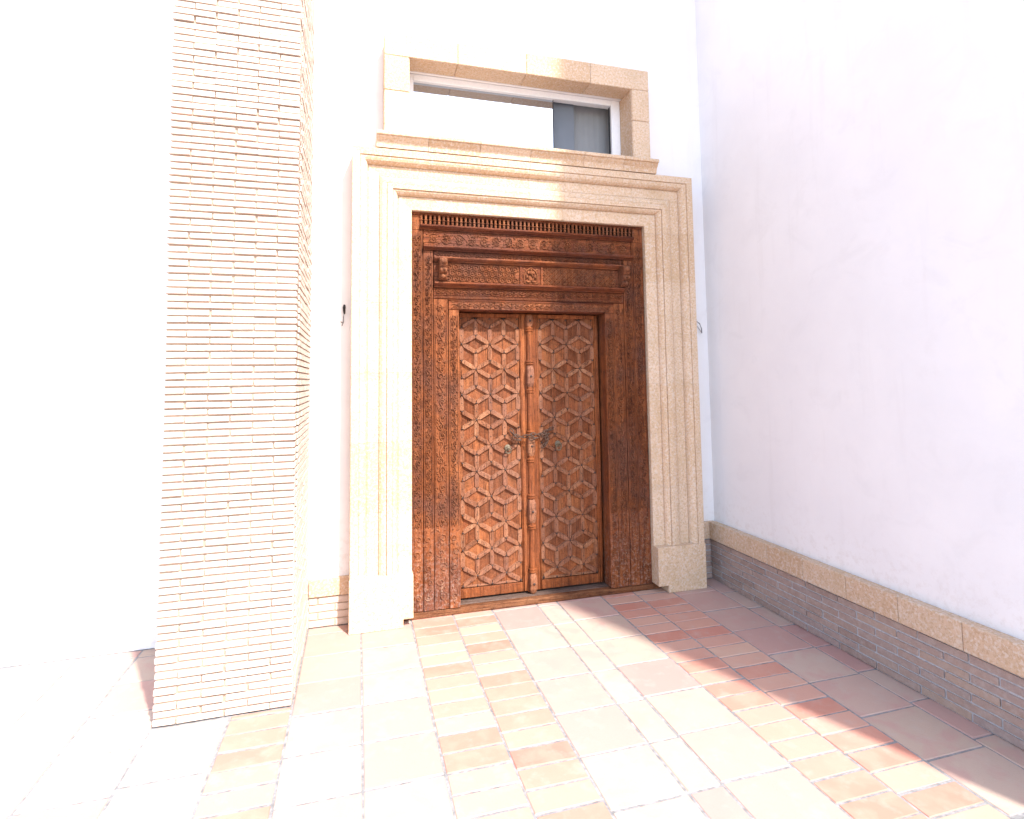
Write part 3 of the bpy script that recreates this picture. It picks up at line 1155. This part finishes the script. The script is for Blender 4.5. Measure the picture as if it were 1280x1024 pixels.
def torus(c, R0, r, axis_u, axis_v, n=14, k=6):
    return [Vector(c) + R0 * (math.cos(2 * math.pi * i / n) * Vector(axis_u) + math.sin(2 * math.pi * i / n) * Vector(axis_v)) for i in range(n)]


def knocker(leaf, x, z_, tall):
    b = MB()
    n = 12
    b.lathe(0, 0, [(0, .024), (.003, .024), (.005, .018), (.006, .011), (.016, .007), (.018, .002)], n)
    # the lathe runs along z: turn it to face -Y
    b.v = [(x + p[0], .203 - p[2], z_ + p[1]) for p in b.v]
    k = b.build("knocker", BRASS, leaf, smooth=False)
    b = MB()
    pts = torus((x, .180, z_ - .020), .021, 0, (1, 0, 0), (0, -.12, tall))
    b.tube(pts, .0048, 6, True)
    b.build("ring", BRASS, k, smooth=True)


knocker(leafL, 1.098, 1.137, 1.0)
knocker(leafR, 1.502, 1.150, 1.35)
# staples for the chain
for leaf, x in ((leafL, 1.153), (leafR, 1.418)):
    b = MB()
    b.tube([(x + .016 * math.cos(a), .196 - .030 * math.sin(a) * 1.0, 1.232) for a in [math.pi * i / 8 for i in range(9)]], .0045, 6)
    b.build("staple", IRON, leaf, smooth=True)

# ------------------------------------------------------------------ chain across the leaves
ch = thing("chain", "rusty iron chain looped across the centre post holding both door leaves shut", "chain", (1.28, .14, 1.2))
link = MB()
pts = []
for i in range(16):
    a = 2 * math.pi * i / 16
    pts.append((.0165 * math.cos(a) + (.006 if math.cos(a) > 0 else -.006), 0, .0105 * math.sin(a)))
link.tube(pts, .0042, 6, True)
lm = link.mesh("chain_link", IRON, smooth=True)
path = [(1.128, .184, 1.262), (1.140, .176, 1.238), (1.162, .172, 1.226), (1.192, .168, 1.218), (1.222, .152, 1.222), (1.252, .143, 1.232), (1.282, .140, 1.236),
        (1.312, .146, 1.233), (1.340, .162, 1.230), (1.366, .172, 1.238), (1.392, .174, 1.250), (1.418, .172, 1.262), (1.440, .176, 1.270)]
tail = [(1.404, .170, 1.232), (1.398, .166, 1.206), (1.402, .168, 1.180), (1.392, .170, 1.156), (1.378, .172, 1.144)]
back = [(1.150, .166, 1.210), (1.172, .162, 1.196), (1.270, .130, 1.206), (1.300, .132, 1.208), (1.382, .160, 1.220)]
for seq in (path, tail, back):
    for i, p in enumerate(seq):
        a = Vector(seq[max(0, i - 1)])
        c = Vector(seq[min(len(seq) - 1, i + 1)])
        d = (c - a).normalized()
        mt = Matrix.Rotation(math.atan2(d.y, d.x), 4, 'Z') @ Matrix.Rotation(-math.asin(max(-1, min(1, d.z))), 4, 'Y') @ Matrix.Rotation((math.pi / 2 if i % 2 else .15) + random.uniform(-.3, .3), 4, 'X')
        put("chain_link", lm, ch, p, mt.to_euler())

# ------------------------------------------------------------------ window above the door
win = thing("window", "wide window over the doorway with moulded sandstone sill and sky in its glass", "window", (1.23, .2, 3.3))
pr = [(.178, 3.296), (-.004, 3.296), (-.006, 3.318), (-.012, 3.336), (-.028, 3.352), (-.036, 3.362), (-.036, 3.370), (-.050, 3.372), (-.052, 3.376), (-.052, 3.392),
      (-.048, 3.398), (.178, 3.402)]
joints = [.118, .48, .86, 1.25, 1.68, 2.02, 2.318]
for i in range(len(joints) - 1):
    x0, x1 = joints[i] + .0012, joints[i + 1] - .0012
    n = len(pr)
    b = MB()
    b.add([(x0, a, c) for a, c in pr] + [(x1, a, c) for a, c in pr],
          [(k, (k + 1) % n, n + (k + 1) % n, n + k) for k in range(n)] + [tuple(range(n)), tuple(range(n, 2 * n))])
    b.build("sill_stone", STONE, win)
for x0, x1, step in ((.170, WX0, 1), (WX1, 2.272, -1)):
    for z0, z1 in ((3.403, 3.72), (3.722, WZ1)):
        b = MB()
        b.box(x0, x1, .0, .178, z0, z1)
        b.build("jamb_stone", STONE, win, bevel=.005)
        b = MB()
        if step > 0:
            b.box(x1 - .014, x1 + .004, .012, .46, z0, z1)
        else:
            b.box(x0 - .004, x0 + .014, .012, .46, z0, z1)
        b.build("reveal_stone", STONE_CAP, win)
for x0, x1 in ((.170, .70), (.702, 1.23), (1.232, 1.76), (1.762, 2.272)):
    b = MB(); b.box(x0, x1, .0, .178, WZ1 + .001, WZ1 + .17); b.build("head_stone", STONE, win, bevel=.005)
b = MB(); b.box(WX0 + .005, WX1 - .005, .179, .46, 3.396, 3.404); b.build("inner_sill", STONE_CAP, win)
# frame
fy0, fy1 = .205, .265
b = MB()
b.box(WX0 + .006, WX0 + .050, fy0, fy1, 3.405, WZ1 - .002)
b.box(WX1 - .085, WX1 - .006, fy0, fy1, 3.405, WZ1 - .002)
b.box(WX0 + .051, WX1 - .086, fy0, fy1, 3.405, 3.418)
b.box(WX0 + .051, WX1 - .086, fy0, fy1, WZ1 - .05, WZ1 - .002)
wf = b.build("window_frame", WHITE_FR, win, bevel=.003)
b = MB(); b.box(WX0 + .052, 1.525, .238, .244, 3.419, WZ1 - .051); b.build("pane", GLASS, wf)
b = MB(); b.box(1.526, 1.530, .232, .250, 3.419, WZ1 - .051); b.box(WX1 - .092, WX1 - .087, .230, .25, 3.419, WZ1 - .051)
b.build("sash_edge", WIRE_DK, wf)
b = MB()
n = 40
vs = []
for i in range(n + 1):
    x = 1.45 + i * (WX1 - 1.45) / n
    yy = .36 + .0012 * math.sin(i * 1.9)
    vs += [(x, yy, 3.40), (x, yy, WZ1)]
b.add(vs, [(2 * i, 2 * i + 2, 2 * i + 3, 2 * i + 1) for i in range(n)])
b.build("reflection_sheet", REFLECT_GREY, win, smooth='keep')  # flat sheet added to imitate the dark reflection in the right pane
b = MB(); b.box(1.531, 1.735, .300, .304, 3.406, WZ1 - .01); b.build("reflection_sheet", REFLECT_DIM, win)  # second sheet, the darker strip of the painted reflection

# ------------------------------------------------------------------ loose wires for lamps
wl = thing("loose_wire", "loose pale wire with a black taped end on the wall left of the doorway", "wire", (-.10, .17, 2.1))
b = MB(); b.tube([(-.093, .178, 2.135), (-.095, .150, 2.15), (-.094, .135, 2.170), (-.092, .128, 2.190)], [.006, .009, .011, .007], 8)
b.build("taped_end", WIRE_DK, wl, smooth=True)
b = MB(); b.tube([(-.095, .178, 2.14), (-.098, .160, 2.11), (-.100, .158, 2.07), (-.108, .162, 2.045)], .0032, 6); b.build("lead", WIRE_GR, wl, smooth=True)
b = MB(); b.tube([(-.105, .176, 2.07), (-.13, .155, 2.075), (-.16, .15, 2.082), (-.185, .15, 2.078), (-.205, .155, 2.068)], .0032, 6)
b.build("lead", WIRE_PALE, wl, smooth=True)
wr = thing("loose_wire", "thin grey wire hanging in a bent loop on the wall right of the doorway", "wire", (2.76, .17, 2.1))
b = MB(); b.tube([(2.715, .179, 2.13), (2.735, .150, 2.125), (2.765, .140, 2.10), (2.785, .145, 2.06), (2.79, .150, 2.02)], .0042, 6); b.build("lead", WIRE_GR, wr, smooth=True)
b = MB(); b.tube([(2.72, .179, 2.10), (2.745, .155, 2.085), (2.77, .15, 2.05), (2.785, .15, 2.03)], .003, 6); b.build("lead", WIRE_PALE, wr, smooth=True)
